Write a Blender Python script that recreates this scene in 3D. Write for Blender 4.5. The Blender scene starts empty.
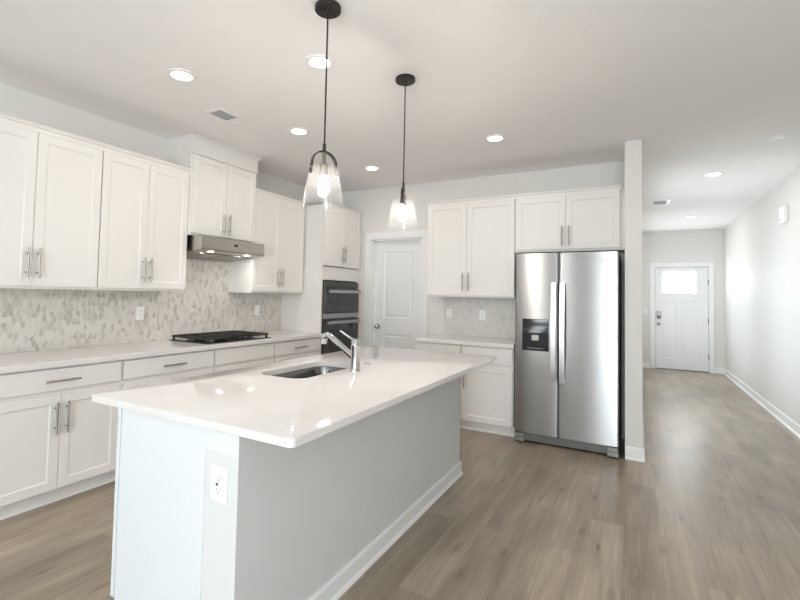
import bpy, bmesh, math, random
from mathutils import Vector, Matrix
random.seed(7)
PI = math.pi
scene = bpy.context.scene
col = scene.collection

# ---------------------------------------------------------------- camera
CX, CZ, YAW, PITCH, ROLL, FPX, SX, SY = 3.8295, 1.3724, -.5131, .0405, -.0206, 454.55, -19.1253, -23.4695
R0 = Vector((math.cos(YAW), -math.sin(YAW), 0)); D0 = Vector((math.sin(YAW), math.cos(YAW), 0)); U0 = Vector((0, 0, 1))
Fw = D0*math.cos(PITCH) + U0*math.sin(PITCH)
Up = -D0*math.sin(PITCH) + U0*math.cos(PITCH)
rr = R0*math.cos(ROLL) - Up*math.sin(ROLL)
uu = R0*math.sin(ROLL) + Up*math.cos(ROLL)
cam_data = bpy.data.cameras.new('camera')
cam = bpy.data.objects.new('camera', cam_data); col.objects.link(cam)
M = Matrix.Identity(4)
for i in range(3):
    M[i][0], M[i][1], M[i][2] = rr[i], uu[i], -Fw[i]
M[0][3], M[1][3], M[2][3] = CX, 0.0, CZ
cam.matrix_world = M
cam_data.sensor_fit = 'HORIZONTAL'; cam_data.sensor_width = 36.0
cam_data.lens = 36.0*FPX/800.0
cam_data.shift_x = -SX/800.0
cam_data.shift_y = SY/800.0
cam_data.clip_start = 0.02
scene.camera = cam

# ---------------------------------------------------------------- world, exposure
scene.view_settings.view_transform = 'Standard'
scene.view_settings.look = 'None'
scene.view_settings.gamma = 1.0
scene.view_settings.use_curve_mapping = False
scene.view_settings.exposure = 0.83
scene.cycles.use_denoising = True
scene.cycles.max_bounces = 12
scene.cycles.diffuse_bounces = 7
scene.cycles.glossy_bounces = 5
scene.cycles.caustics_reflective = False
scene.cycles.caustics_refractive = False
scene.cycles.sample_clamp_indirect = 6.0

W_STRENGTH = 1.0
world = bpy.data.worlds.new('daylight_sky'); scene.world = world
world.use_nodes = True
wn = world.node_tree; wn.nodes.clear()
wo = wn.nodes.new('ShaderNodeOutputWorld'); wb = wn.nodes.new('ShaderNodeBackground')
wt = wn.nodes.new('ShaderNodeTexCoord'); wsep = wn.nodes.new('ShaderNodeSeparateXYZ')
wno = wn.nodes.new('ShaderNodeTexNoise'); wno.inputs['Scale'].default_value = 9; wno.inputs['Detail'].default_value = 6
wadd = wn.nodes.new('ShaderNodeMath'); wadd.operation = 'MULTIPLY_ADD'; wadd.inputs[1].default_value = 0.55
wr = wn.nodes.new('ShaderNodeValToRGB')
cr = wr.color_ramp
cr.elements[0].position = 0.20; cr.elements[0].color = (.10, .12, .07, 1)
cr.elements[1].position = 0.50; cr.elements[1].color = (.62, .80, 1.0, 1)
e = cr.elements.new(0.40); e.color = (.07, .12, .05, 1)
e = cr.elements.new(0.44); e.color = (.30, .42, .22, 1)
wn.links.new(wt.outputs['Generated'], wsep.inputs[0]); wn.links.new(wt.outputs['Generated'], wno.inputs['Vector'])
wn.links.new(wno.outputs[0], wadd.inputs[0]); wn.links.new(wsep.outputs['Z'], wadd.inputs[2])
wn.links.new(wadd.outputs[0], wr.inputs[0]); wn.links.new(wr.outputs[0], wb.inputs[0])
wb.inputs[1].default_value = W_STRENGTH
wn.links.new(wb.outputs[0], wo.inputs[0])

# light levels
P_WINDOW, P_SIDE, P_HALL, P_CAN, E_BULB, P_HOOD = 25.0, 20.0, 11.0, 2.1, 165.0, .7
C_DAY = (.86, .94, 1.0); C_WARM = (1.0, .925, .86)

# room dimensions
B, XR, YF, ZC, YR = 5.178, 5.302, 10.858, 2.785, -3.6
PX0, PX1, PY0 = 3.738, 3.871, 4.548

def area_light(name, loc, direction, sx, sy, power, color, shape='RECTANGLE', spread=PI, parent=None):
    l = bpy.data.lights.new(name, 'AREA'); l.shape = shape; l.size = sx
    if shape in ('RECTANGLE', 'ELLIPSE'): l.size_y = sy
    l.energy = power; l.color = color; l.spread = spread
    o = bpy.data.objects.new(name, l); col.objects.link(o)
    o.location = loc
    o.rotation_euler = Vector(direction).to_track_quat('-Z', 'Y').to_euler()
    if parent: o.parent = parent
    return o

REAR_WINDOWS = [(1.45, 1.80, .75, 2.35), (3.40, 5.20, .04, 2.35)]
for (a, b, z0, z1) in REAR_WINDOWS:
    area_light('window_daylight', ((a+b)/2, YR-.02, (z0+z1)/2), (0, 1, 0), b-a, z1-z0, P_WINDOW*(b-a)*(z1-z0), C_DAY)
SIDE_FILL_WINDOW = (-3.0, -0.6, .75, 2.35)  # unseen opening put in to lift the ambient light
area_light('side_fill_light', (XR+.02, -1.8, 1.55), (-1, 0, 0), 2.4, 1.6, P_SIDE, C_DAY)
HALL_UNSEEN_WINDOWS = [(5.9, 7.3, .6, 2.2, 1.25), (8.6, 10.1, .6, 2.2, 1.0)]  # first (nearer) opening is added to brighten the hall ceiling and right wall
for (a, b, z0, z1, k) in HALL_UNSEEN_WINDOWS:
    area_light('hall_unseen_daylight', (PX1-.1, (a+b)/2, (z0+z1)/2), (1, 0, 0), b-a, z1-z0, P_HALL*k, C_DAY)

# ---------------------------------------------------------------- materials
def new_mat(name):
    m = bpy.data.materials.new(name); m.use_nodes = True
    nt = m.node_tree; b = nt.nodes['Principled BSDF']
    return m, nt, b
def mat(name, c, rough=.5, metal=0, spec=.5, var=0.0, scale=6.0, bump=0.0, bscale=200.0, coat=0.0):
    m, nt, b = new_mat(name)
    b.inputs['Base Color'].default_value = (*c, 1); b.inputs['Roughness'].default_value = rough
    b.inputs['Metallic'].default_value = metal; b.inputs['Specular IOR Level'].default_value = spec
    b.inputs['Coat Weight'].default_value = coat
    tc = nt.nodes.new('ShaderNodeTexCoord')
    n = nt.nodes.new('ShaderNodeTexNoise'); n.inputs['Scale'].default_value = scale; n.inputs['Detail'].default_value = 4
    nt.links.new(tc.outputs['Object'], n.inputs['Vector'])
    r = nt.nodes.new('ShaderNodeValToRGB')
    v = max(var, .004)
    r.color_ramp.elements[0].position = .3; r.color_ramp.elements[1].position = .7
    r.color_ramp.elements[0].color = (*[x*(1-v) for x in c], 1); r.color_ramp.elements[1].color = (*[min(1, x*(1+v)) for x in c], 1)
    nt.links.new(n.outputs[0], r.inputs[0]); nt.links.new(r.outputs[0], b.inputs['Base Color'])
    if bump:
        n2 = nt.nodes.new('ShaderNodeTexNoise'); n2.inputs['Scale'].default_value = bscale; n2.inputs['Detail'].default_value = 2
        nt.links.new(tc.outputs['Object'], n2.inputs['Vector'])
        bp = nt.nodes.new('ShaderNodeBump'); bp.inputs['Strength'].default_value = bump; bp.inputs['Distance'].default_value = .002
        nt.links.new(n2.outputs[0], bp.inputs['Height']); nt.links.new(bp.outputs[0], b.inputs['Normal'])
    return m
def emis(name, c, s):
    m, nt, b = new_mat(name)
    b.inputs['Base Color'].default_value = (*c, 1); b.inputs['Emission Color'].default_value = (*c, 1); b.inputs['Emission Strength'].default_value = s
    return m

M_WALL = mat('wall_paint', (.72, .708, .685), .6, var=.01, bump=.08, bscale=150, spec=.3)
M_CEIL = mat('ceiling_paint', (.87, .855, .845), .75, var=.008, bump=.06, bscale=120, spec=.2)
M_TRIM = mat('trim_paint', (.80, .80, .80), .35, var=.005)
M_CAB = mat('cabinet_paint', (.745, .725, .70), .36, var=.006)
M_DOORW = mat('door_paint', (.79, .79, .795), .38, var=.005)
M_ISL = mat('island_paint', (.70, .725, .745), .4, var=.006)
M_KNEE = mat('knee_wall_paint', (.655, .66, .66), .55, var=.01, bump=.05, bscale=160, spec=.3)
M_NICK = mat('brushed_nickel', (.36, .34, .315), .34, metal=1, var=.03, scale=40)
M_FOOT = mat('foot_cover_grey', (.27, .26, .25), .35, metal=.5, var=.03)
M_HANDLE = mat('satin_steel', (.70, .69, .68), .3, metal=1, var=.02)
M_CHROME = mat('chrome', (.62, .62, .635), .08, metal=1, var=.005)
M_BLACKM = mat('matte_black_metal', (.045, .04, .037), .45, metal=.6, var=.08)
M_BRONZE = mat('socket_bronze', (.22, .19, .16), .4, metal=.8, var=.05)
M_IRON = mat('cast_iron', (.022, .022, .023), .6, var=.15, scale=60, bump=.2)
M_BLACKG = mat('black_glass', (.012, .012, .013), .06, var=.02, spec=.6)
M_OVENG = mat('oven_glass', (.03, .029, .028), .12, var=.03, spec=.6)
M_BLACKP = mat('black_plastic', (.014, .014, .015), .4, var=.08, spec=.25)
M_GREYP = mat('grey_plastic', (.16, .155, .15), .4, var=.05)
M_PLATE = mat('white_plastic', (.85, .85, .845), .3, var=.004)
M_SLOT = mat('dark_slot', (.05, .05, .05), .6, var=.05)
M_VENTG = mat('vent_grey', (.40, .41, .42), .5, var=.05)

def steel(name, c, rough, aniso, streak_axis=2):
    m, nt, b = new_mat(name)
    b.inputs['Metallic'].default_value = 1; b.inputs['Roughness'].default_value = rough
    b.inputs['Anisotropic'].default_value = aniso; b.inputs['Anisotropic Rotation'].default_value = .25
    tc = nt.nodes.new('ShaderNodeTexCoord'); mp = nt.nodes.new('ShaderNodeMapping')
    s = [260, 260, 260]; s[0] = 3; s[1] = 3
    mp.inputs['Scale'].default_value = s
    n = nt.nodes.new('ShaderNodeTexNoise'); n.inputs['Scale'].default_value = 1; n.inputs['Detail'].default_value = 3
    nt.links.new(tc.outputs['Object'], mp.inputs[0]); nt.links.new(mp.outputs[0], n.inputs['Vector'])
    r = nt.nodes.new('ShaderNodeValToRGB'); r.color_ramp.elements[0].position = .3; r.color_ramp.elements[1].position = .7
    r.color_ramp.elements[0].color = (*[x*.96 for x in c], 1); r.color_ramp.elements[1].color = (*[x*1.04 for x in c], 1)
    nt.links.new(n.outputs[0], r.inputs[0]); nt.links.new(r.outputs[0], b.inputs['Base Color'])
    tg = nt.nodes.new('ShaderNodeTangent'); tg.direction_type = 'RADIAL'; tg.axis = 'Z'
    nt.links.new(tg.outputs[0], b.inputs['Tangent'])
    return m
M_STEEL = steel('stainless_steel', (.37, .366, .36), .30, .85)
M_STEELD = mat('sink_steel', (.22, .212, .20), .24, metal=1.0, var=.04, scale=30)
M_HOOD = steel('hood_steel', (.50, .48, .45), .3, .5)

def quartz():
    m, nt, b = new_mat('white_quartz')
    b.inputs['Roughness'].default_value = .06; b.inputs['Specular IOR Level'].default_value = .28
    tc = nt.nodes.new('ShaderNodeTexCoord')
    n = nt.nodes.new('ShaderNodeTexNoise'); n.inputs['Scale'].default_value = 2.5; n.inputs['Detail'].default_value = 8; n.inputs['Distortion'].default_value = 1.2
    nt.links.new(tc.outputs['Object'], n.inputs['Vector'])
    r = nt.nodes.new('ShaderNodeValToRGB')
    r.color_ramp.elements[0].position = .35; r.color_ramp.elements[0].color = (.685, .662, .648, 1)
    r.color_ramp.elements[1].position = .60; r.color_ramp.elements[1].color = (.725, .702, .69, 1)
    n2 = nt.nodes.new('ShaderNodeTexVoronoi'); n2.inputs['Scale'].default_value = 260
    nt.links.new(tc.outputs['Object'], n2.inputs['Vector'])
    r2 = nt.nodes.new('ShaderNodeValToRGB')
    r2.color_ramp.elements[0].position = .0; r2.color_ramp.elements[0].color = (.90, .89, .88, 1)
    r2.color_ramp.elements[1].position = .12; r2.color_ramp.elements[1].color = (1, 1, 1, 1)
    mx = nt.nodes.new('ShaderNodeMix'); mx.data_type = 'RGBA'; mx.blend_type = 'MULTIPLY'; mx.inputs[0].default_value = 1
    nt.links.new(n.outputs[0], r.inputs[0]); nt.links.new(n2.outputs['Distance'], r2.inputs[0])
    nt.links.new(r.outputs[0], mx.inputs[6]); nt.links.new(r2.outputs[0], mx.inputs[7])
    nt.links.new(mx.outputs[2], b.inputs['Base Color'])
    return m
M_QUARTZ = quartz()

def mosaic(name, axis, dark=(.47, .44, .395), light=(.61, .58, .535)):
    m, nt, b = new_mat(name)
    b.inputs['Roughness'].default_value = .25
    tc = nt.nodes.new('ShaderNodeTexCoord'); sp = nt.nodes.new('ShaderNodeSeparateXYZ'); cb = nt.nodes.new('ShaderNodeCombineXYZ')
    nt.links.new(tc.outputs['Object'], sp.inputs[0])
    nt.links.new(sp.outputs[axis], cb.inputs[0]); nt.links.new(sp.outputs['Z'], cb.inputs[1])
    mp = nt.nodes.new('ShaderNodeMapping'); mp.inputs['Scale'].default_value = (1/.026, 1/.052, 1); mp.inputs['Rotation'].default_value = (0, 0, PI/4)
    nt.links.new(cb.outputs[0], mp.inputs[0])
    v = nt.nodes.new('ShaderNodeTexVoronoi'); v.voronoi_dimensions = '2D'; v.inputs['Scale'].default_value = 1.0; v.inputs['Randomness'].default_value = .65
    v2 = nt.nodes.new('ShaderNodeTexVoronoi'); v2.voronoi_dimensions = '2D'; v2.feature = 'DISTANCE_TO_EDGE'; v2.inputs['Scale'].default_value = 1.0; v2.inputs['Randomness'].default_value = .65
    nt.links.new(mp.outputs[0], v.inputs['Vector']); nt.links.new(mp.outputs[0], v2.inputs['Vector'])
    wv = nt.nodes.new('ShaderNodeSeparateColor'); nt.links.new(v.outputs['Color'], wv.inputs[0])
    # marble veining inside each tile
    n = nt.nodes.new('ShaderNodeTexNoise'); n.inputs['Scale'].default_value = 22; n.inputs['Detail'].default_value = 6; n.inputs['Distortion'].default_value = 1.5
    nt.links.new(tc.outputs['Object'], n.inputs['Vector'])
    ad = nt.nodes.new('ShaderNodeMath'); ad.operation = 'MULTIPLY_ADD'; ad.inputs[1].default_value = .8
    nt.links.new(n.outputs[0], ad.inputs[0]); nt.links.new(wv.outputs[0], ad.inputs[2])
    r = nt.nodes.new('ShaderNodeValToRGB'); cr = r.color_ramp
    cr.elements[0].position = .42; cr.elements[0].color = (*dark, 1)
    cr.elements[1].position = .80; cr.elements[1].color = (*light, 1)
    e = cr.elements.new(.62); e.color = (*[.3*a+.7*b_ for a, b_ in zip(dark, light)], 1)
    e = cr.elements.new(1.0); e.color = (.66, .635, .60, 1)
    nt.links.new(ad.outputs[0], r.inputs[0])
    g = nt.nodes.new('ShaderNodeValToRGB'); g.color_ramp.elements[0].position = .025; g.color_ramp.elements[0].color = (1, 1, 1, 1)
    g.color_ramp.elements[1].position = .055; g.color_ramp.elements[1].color = (0, 0, 0, 1)
    nt.links.new(v2.outputs['Distance'], g.inputs[0])
    mx = nt.nodes.new('ShaderNodeMix'); mx.data_type = 'RGBA'; mx.inputs[7].default_value = (.66, .64, .605, 1)
    nt.links.new(g.outputs[0], mx.inputs[0]); nt.links.new(r.outputs[0], mx.inputs[6])
    nt.links.new(mx.outputs[2], b.inputs['Base Color'])
    bp = nt.nodes.new('ShaderNodeBump'); bp.inputs['Strength'].default_value = .25; bp.inputs['Distance'].default_value = .002; bp.invert = True
    nt.links.new(g.outputs[0], bp.inputs['Height']); nt.links.new(bp.outputs[0], b.inputs['Normal'])
    return m
M_TILE_L = mosaic('marble_leaf_mosaic_left', 'Y')
M_TILE_B = mosaic('marble_leaf_mosaic_back', 'X', (.57, .555, .535), (.65, .635, .615))

def planks():
    m, nt, b = new_mat('oak_vinyl_planks')
    b.inputs['Specular IOR Level'].default_value = .45
    L = nt.links.new
    tc = nt.nodes.new('ShaderNodeTexCoord')
    mp = nt.nodes.new('ShaderNodeMapping'); mp.inputs['Rotation'].default_value = (0, 0, PI/2); mp.inputs['Location'].default_value = (.3, .06, 0)
    L(tc.outputs['Object'], mp.inputs[0])
    bk = nt.nodes.new('ShaderNodeTexBrick'); bk.offset = .37; bk.offset_frequency = 2; bk.squash = 1
    bk.inputs['Scale'].default_value = 1; bk.inputs['Brick Width'].default_value = 1.22; bk.inputs['Row Height'].default_value = .182
    bk.inputs['Mortar Size'].default_value = .0011; bk.inputs['Mortar Smooth'].default_value = .4; bk.inputs['Bias'].default_value = 0
    bk.inputs['Color1'].default_value = (0, 0, 0, 1); bk.inputs['Color2'].default_value = (1, 1, 1, 1); bk.inputs['Mortar'].default_value = (.5, .5, .5, 1)
    L(mp.outputs[0], bk.inputs['Vector'])
    tone = nt.nodes.new('ShaderNodeValToRGB'); cr = tone.color_ramp
    cr.elements[0].position = 0; cr.elements[0].color = (.300, .248, .187, 1)
    cr.elements[1].position = 1; cr.elements[1].color = (.425, .360, .280, 1)
    L(bk.outputs['Color'], tone.inputs[0])
    # grain stretched along the plank, shifted per plank
    sc = nt.nodes.new('ShaderNodeVectorMath'); sc.operation = 'MULTIPLY'; sc.inputs[1].default_value = (2.2, 34, 1); L(mp.outputs[0], sc.inputs[0])
    sh = nt.nodes.new('ShaderNodeVectorMath'); sh.operation = 'MULTIPLY_ADD'; sh.inputs[1].default_value = (17, 9, 5)
    L(bk.outputs['Color'], sh.inputs[0]); L(sc.outputs[0], sh.inputs[2])
    g = nt.nodes.new('ShaderNodeTexNoise'); g.inputs['Scale'].default_value = 1; g.inputs['Detail'].default_value = 7; g.inputs['Roughness'].default_value = .6; g.inputs['Distortion'].default_value = .4
    L(sh.outputs[0], g.inputs['Vector'])
    gr = nt.nodes.new('ShaderNodeValToRGB'); gr.color_ramp.elements[0].position = .3; gr.color_ramp.elements[0].color = (.76, .75, .74, 1)
    gr.color_ramp.elements[1].position = .68; gr.color_ramp.elements[1].color = (1.1, 1.1, 1.1, 1)
    L(g.outputs[0], gr.inputs[0])
    # broad cloudy tone
    sc2 = nt.nodes.new('ShaderNodeVectorMath'); sc2.operation = 'MULTIPLY'; sc2.inputs[1].default_value = (1.6, 5.5, 1); L(mp.outputs[0], sc2.inputs[0])
    c = nt.nodes.new('ShaderNodeTexNoise'); c.inputs['Scale'].default_value = 1; c.inputs['Detail'].default_value = 3; L(sc2.outputs[0], c.inputs['Vector'])
    crr = nt.nodes.new('ShaderNodeValToRGB'); crr.color_ramp.elements[0].position = .32; crr.color_ramp.elements[0].color = (.78, .77, .76, 1)
    crr.color_ramp.elements[1].position = .66; crr.color_ramp.elements[1].color = (1.08, 1.08, 1.08, 1)
    L(c.outputs[0], crr.inputs[0])
    # knots
    sc3 = nt.nodes.new('ShaderNodeVectorMath'); sc3.operation = 'MULTIPLY'; sc3.inputs[1].default_value = (1.0, 3.6, 1); L(mp.outputs[0], sc3.inputs[0])
    k = nt.nodes.new('ShaderNodeTexVoronoi'); k.voronoi_dimensions = '2D'; k.inputs['Scale'].default_value = 1; L(sc3.outputs[0], k.inputs['Vector'])
    kr = nt.nodes.new('ShaderNodeValToRGB'); kr.color_ramp.elements[0].position = .015; kr.color_ramp.elements[0].color = (.66, .62, .58, 1)
    kr.color_ramp.elements[1].position = .09; kr.color_ramp.elements[1].color = (1, 1, 1, 1)
    L(k.outputs['Distance'], kr.inputs[0])
    def mul(a, bb, f=1.0):
        x = nt.nodes.new('ShaderNodeMix'); x.data_type = 'RGBA'; x.blend_type = 'MULTIPLY'; x.inputs[0].default_value = f
        L(a, x.inputs[6]); L(bb, x.inputs[7]); return x.outputs[2]
    base = mul(mul(mul(tone.outputs[0], gr.outputs[0]), crr.outputs[0]), kr.outputs[0], .8)
    seam = nt.nodes.new('ShaderNodeMix'); seam.data_type = 'RGBA'; seam.inputs[7].default_value = (.15, .125, .10, 1)
    fm = nt.nodes.new('ShaderNodeMath'); fm.operation = 'MULTIPLY'; fm.inputs[1].default_value = .55
    L(bk.outputs['Fac'], fm.inputs[0]); L(fm.outputs[0], seam.inputs[0]); L(base, seam.inputs[6])
    L(seam.outputs[2], b.inputs['Base Color'])
    ro = nt.nodes.new('ShaderNodeMapRange'); ro.inputs['To Min'].default_value = .22; ro.inputs['To Max'].default_value = .40
    L(g.outputs[0], ro.inputs[0]); L(ro.outputs[0], b.inputs['Roughness'])
    bp = nt.nodes.new('ShaderNodeBump'); bp.inputs['Strength'].default_value = .12; bp.inputs['Distance'].default_value = .002
    L(g.outputs[0], bp.inputs['Height']); L(bp.outputs[0], b.inputs['Normal'])
    return m
M_FLOOR = planks()

def thin_glass(name, tint=(1, 1, 1), refl=.05, edge=.5, haze=0.0):
    m = bpy.data.materials.new(name); m.use_nodes = True; nt = m.node_tree; nt.nodes.clear()
    o = nt.nodes.new('ShaderNodeOutputMaterial'); t = nt.nodes.new('ShaderNodeBsdfTransparent'); g = nt.nodes.new('ShaderNodeBsdfGlossy')
    t.inputs[0].default_value = (*tint, 1); g.inputs['Roughness'].default_value = .04
    lw = nt.nodes.new('ShaderNodeLayerWeight'); lw.inputs[0].default_value = .5
    pw = nt.nodes.new('ShaderNodeMath'); pw.operation = 'POWER'; pw.inputs[1].default_value = 4
    mr = nt.nodes.new('ShaderNodeMapRange'); mr.inputs['To Min'].default_value = refl; mr.inputs['To Max'].default_value = edge
    mx = nt.nodes.new('ShaderNodeMixShader')
    nt.links.new(lw.outputs['Facing'], pw.inputs[0]); nt.links.new(pw.outputs[0], mr.inputs[0]); nt.links.new(mr.outputs[0], mx.inputs[0])
    nt.links.new(t.outputs[0], mx.inputs[1]); nt.links.new(g.outputs[0], mx.inputs[2])
    last = mx.outputs[0]
    if haze:
        tr = nt.nodes.new('ShaderNodeBsdfTranslucent'); tr.inputs[0].default_value = (.95, .95, .95, 1)
        m2 = nt.nodes.new('ShaderNodeMixShader'); m2.inputs[0].default_value = haze
        nt.links.new(last, m2.inputs[1]); nt.links.new(tr.outputs[0], m2.inputs[2]); last = m2.outputs[0]
    nt.links.new(last, o.inputs[0])
    return m
M_GLASS = thin_glass('clear_glass', (.985, .99, .99), .03, .45, .007)
M_PANE = thin_glass('window_glass', (.97, .98, .98), .03, .4)
M_CAN = emis('light_diffuser', (1.0, .95, .86), 9.0)
M_BULB = emis('bulb_glow', (1.0, .93, .85), E_BULB)
M_LED = emis('hood_lamp', (1.0, .95, .85), 4.0)
M_LITE = emis('frosted_daylit_glass', (.93, .97, 1.0), 6.0)
M_LCD = emis('display_glow', (.35, .45, .5), .25)

# ---------------------------------------------------------------- mesh helper
class MB:
    def __init__(s): s.bm = bmesh.new(); s.round = False
    def box(s, x0, x1, y0, y1, z0, z1, bev=0.0, seg=2):
        r = bmesh.ops.create_cube(s.bm, size=1.0)['verts']
        for v in r:
            v.co = Vector(((x0+x1)/2 + v.co.x*(x1-x0), (y0+y1)/2 + v.co.y*(y1-y0), (z0+z1)/2 + v.co.z*(z1-z0)))
        if bev > 0:
            es = list({e for v in r for e in v.link_edges})
            bmesh.ops.bevel(s.bm, geom=es, offset=bev, segments=seg, profile=.5, affect='EDGES')
        return s
    def cyl(s, p0, p1, r0, r1=None, n=20, cap=True):
        s.round = True
        r1 = r0 if r1 is None else r1
        p0, p1 = Vector(p0), Vector(p1); d = p1-p0
        q = d.to_track_quat('Z', 'Y').to_matrix().to_4x4()
        bmesh.ops.create_cone(s.bm, cap_ends=cap, segments=n, radius1=r0, radius2=r1, depth=d.length, matrix=Matrix.Translation((p0+p1)/2) @ q)
        return s
    def sphere(s, c, r, sx=1, sy=1, sz=1, n=16):
        s.round = True
        bmesh.ops.create_uvsphere(s.bm, u_segments=n, v_segments=n//2+2, radius=r, matrix=Matrix.Translation(c) @ Matrix.Diagonal((sx, sy, sz, 1)))
        return s
    def lathe(s, prof, c=(0, 0, 0), n=40, close=False):
        s.round = True
        c = Vector(c); rings = []
        for (r, z) in prof:
            if r < 1e-6: rings.append([s.bm.verts.new(c+Vector((0, 0, z)))])
            else: rings.append([s.bm.verts.new(c+Vector((r*math.cos(2*PI*i/n), r*math.sin(2*PI*i/n), z))) for i in range(n)])
        seq = list(zip(rings, rings[1:]))
        if close: seq.append((rings[-1], rings[0]))
        for a, b in seq:
            for i in range(n):
                j = (i+1) % n
                if len(a) == 1 and len(b) == 1: continue
                if len(a) == 1: s.bm.faces.new((a[0], b[i], b[j]))
                elif len(b) == 1: s.bm.faces.new((a[i], a[j], b[0]))
                else: s.bm.faces.new((a[i], a[j], b[j], b[i]))
        return s
    def prism(s, poly, axis, a, b):
        # poly: points in the two other axes (order: axis 'x' -> (y,z), 'y' -> (x,z), 'z' -> (x,y))
        def P(p, t):
            return {'x': (t, p[0], p[1]), 'y': (p[0], t, p[1]), 'z': (p[0], p[1], t)}[axis]
        va = [s.bm.verts.new(P(p, a)) for p in poly]; vb = [s.bm.verts.new(P(p, b)) for p in poly]
        s.bm.faces.new(va); s.bm.faces.new(vb)
        k = len(poly)
        for i in range(k):
            s.bm.faces.new((va[i], va[(i+1) % k], vb[(i+1) % k], vb[i]))
        return s
    def sweep(s, pts, hw, hh, side):
        s.round = True
        # rectangular bar along pts; side = constant vector giving the bar's width direction
        side = Vector(side).normalized(); pts = [Vector(p) for p in pts]; rings = []
        for i, p in enumerate(pts):
            t = (pts[min(i+1, len(pts)-1)] - pts[max(i-1, 0)]).normalized(); nrm = t.cross(side).normalized()
            rings.append([s.bm.verts.new(p + side*a*hw + nrm*b*hh) for a, b in ((-1, -1), (1, -1), (1, 1), (-1, 1))])
        for a, b in zip(rings, rings[1:]):
            for i in range(4): s.bm.faces.new((a[i], a[(i+1) % 4], b[(i+1) % 4], b[i]))
        s.bm.faces.new(rings[0]); s.bm.faces.new(rings[-1])
        return s
    def tube(s, pts, r, n=12):
        s.round = True
        pts = [Vector(p) for p in pts]; rings = []; up = Vector((0.13, 0.31, .94))
        rad = r if isinstance(r, (list, tuple)) else [r]*len(pts)
        for i, p in enumerate(pts):
            t = (pts[min(i+1, len(pts)-1)] - pts[max(i-1, 0)]).normalized()
            a = t.cross(up).normalized(); b = t.cross(a).normalized()
            rings.append([s.bm.verts.new(p + (a*math.cos(2*PI*k/n) + b*math.sin(2*PI*k/n))*rad[i]) for k in range(n)])
        for a, b in zip(rings, rings[1:]):
            for i in range(n): s.bm.faces.new((a[i], a[(i+1) % n], b[(i+1) % n], b[i]))
        s.bm.faces.new(rings[0]); s.bm.faces.new(rings[-1])
        return s
    def build(s, name, m, parent=None, loc=(0, 0, 0), smooth=None):
        if smooth is None and s.round: smooth = 40
        bmesh.ops.recalc_face_normals(s.bm, faces=s.bm.faces)
        me = bpy.data.meshes.new(name); s.bm.to_mesh(me); s.bm.free()
        me.materials.append(m)
        if smooth:
            me.shade_smooth()
            try: me.set_sharp_from_angle(angle=math.radians(smooth))
            except Exception: pass
        o = bpy.data.objects.new(name, me); col.objects.link(o); o.location = loc
        if parent: o.parent = parent
        return o
def tag(o, label, cat, group=None):
    o['label'] = label; o['category'] = cat
    if group: o['group'] = group
    return o
def thing(name, label, cat, loc, rz=0.0, group=None):
    o = bpy.data.objects.new(name, None); col.objects.link(o); o.empty_display_size = .1
    o.location = loc; o.rotation_euler = (0, 0, rz)
    return tag(o, label, cat, group)
def struct(name, mb, m):
    o = mb.build(name, m); o['kind'] = 'structure'; return o
def sempty(name, loc, rz=0):
    o = bpy.data.objects.new(name, None); col.objects.link(o); o.location = loc; o.rotation_euler = (0, 0, rz); o['kind'] = 'structure'; return o
def copy_tree(o, parent=None):
    c = o.copy(); col.objects.link(c)
    if parent: c.parent = parent
    for ch in list(o.children): copy_tree(ch, c)
    return c

# ================================================================= ROOM SHELL
T = .12
struct('floor', MB().box(-T, XR+T, YR-T, YF+T, -.06, 0), M_FLOOR)
struct('ceiling', MB().box(-T, XR+T, YR-T, YF+T, ZC, ZC+.1), M_CEIL)
struct('wall_left', MB().box(-T, 0, YR-T, B+T, 0, ZC), M_WALL)
DX0, DX1, DZ = .772, 1.487, 2.098          # pantry doorway
w = MB().box(0, DX0, B, B+T, 0, ZC).box(DX1, PX0, B, B+T, 0, ZC).box(DX0, DX1, B, B+T, DZ, ZC)
struct('wall_back', w, M_WALL)
w = MB(); yc_ = PY0
for (h0, h1, hz0, hz1, k) in HALL_UNSEEN_WINDOWS:
    w.box(PX0, PX1, yc_, h0, 0, ZC).box(PX0, PX1, h0, h1, 0, hz0).box(PX0, PX1, h0, h1, hz1, ZC); yc_ = h1
w.box(PX0, PX1, yc_, YF, 0, ZC)
struct('wall_partition', w, M_WALL)
sw = SIDE_FILL_WINDOW
struct('wall_right', MB().box(XR, XR+T, YR-T, sw[0], 0, ZC).box(XR, XR+T, sw[0], sw[1], 0, sw[2]).box(XR, XR+T, sw[0], sw[1], sw[3], ZC).box(XR, XR+T, sw[1], YF+T, 0, ZC), M_WALL)
EX0, EX1, EZ = 4.150, 5.054, 2.062          # front door opening
w = MB().box(PX1, EX0, YF, YF+T, 0, ZC).box(EX1, XR, YF, YF+T, 0, ZC).box(EX0, EX1, YF, YF+T, EZ, ZC)
struct('wall_end', w, M_WALL)
w = MB(); xs = 0.0
for (a, b, z0, z1) in REAR_WINDOWS:
    w.box(xs, a, YR-T, YR, 0, ZC); w.box(a, b, YR-T, YR, 0, z0); w.box(a, b, YR-T, YR, z1, ZC); xs = b
w.box(xs, XR, YR-T, YR, 0, ZC)
struct('wall_rear', w, M_WALL)
def window(n, a, b, z0, z1):
    r = sempty('window_%d' % n, ((a+b)/2, YR-T, z0)); hw = (b-a)/2; h = z1-z0
    f = MB().box(-hw, -hw+.05, 0, .07, 0, h).box(hw-.05, hw, 0, .07, 0, h).box(-hw, hw, 0, .07, 0, .05).box(-hw, hw, 0, .07, h-.05, h).box(-.03, .03, 0, .07, 0, h)
    f.build('window_frame', M_TRIM, r)
    MB().box(-hw+.05, hw-.05, .03, .036, .05, h-.05).build('window_pane', M_PANE, r)
    MB().box(-hw-.08, hw+.08, T, T+.07, -.03, 0).build('window_sill', M_TRIM, r)
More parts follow.
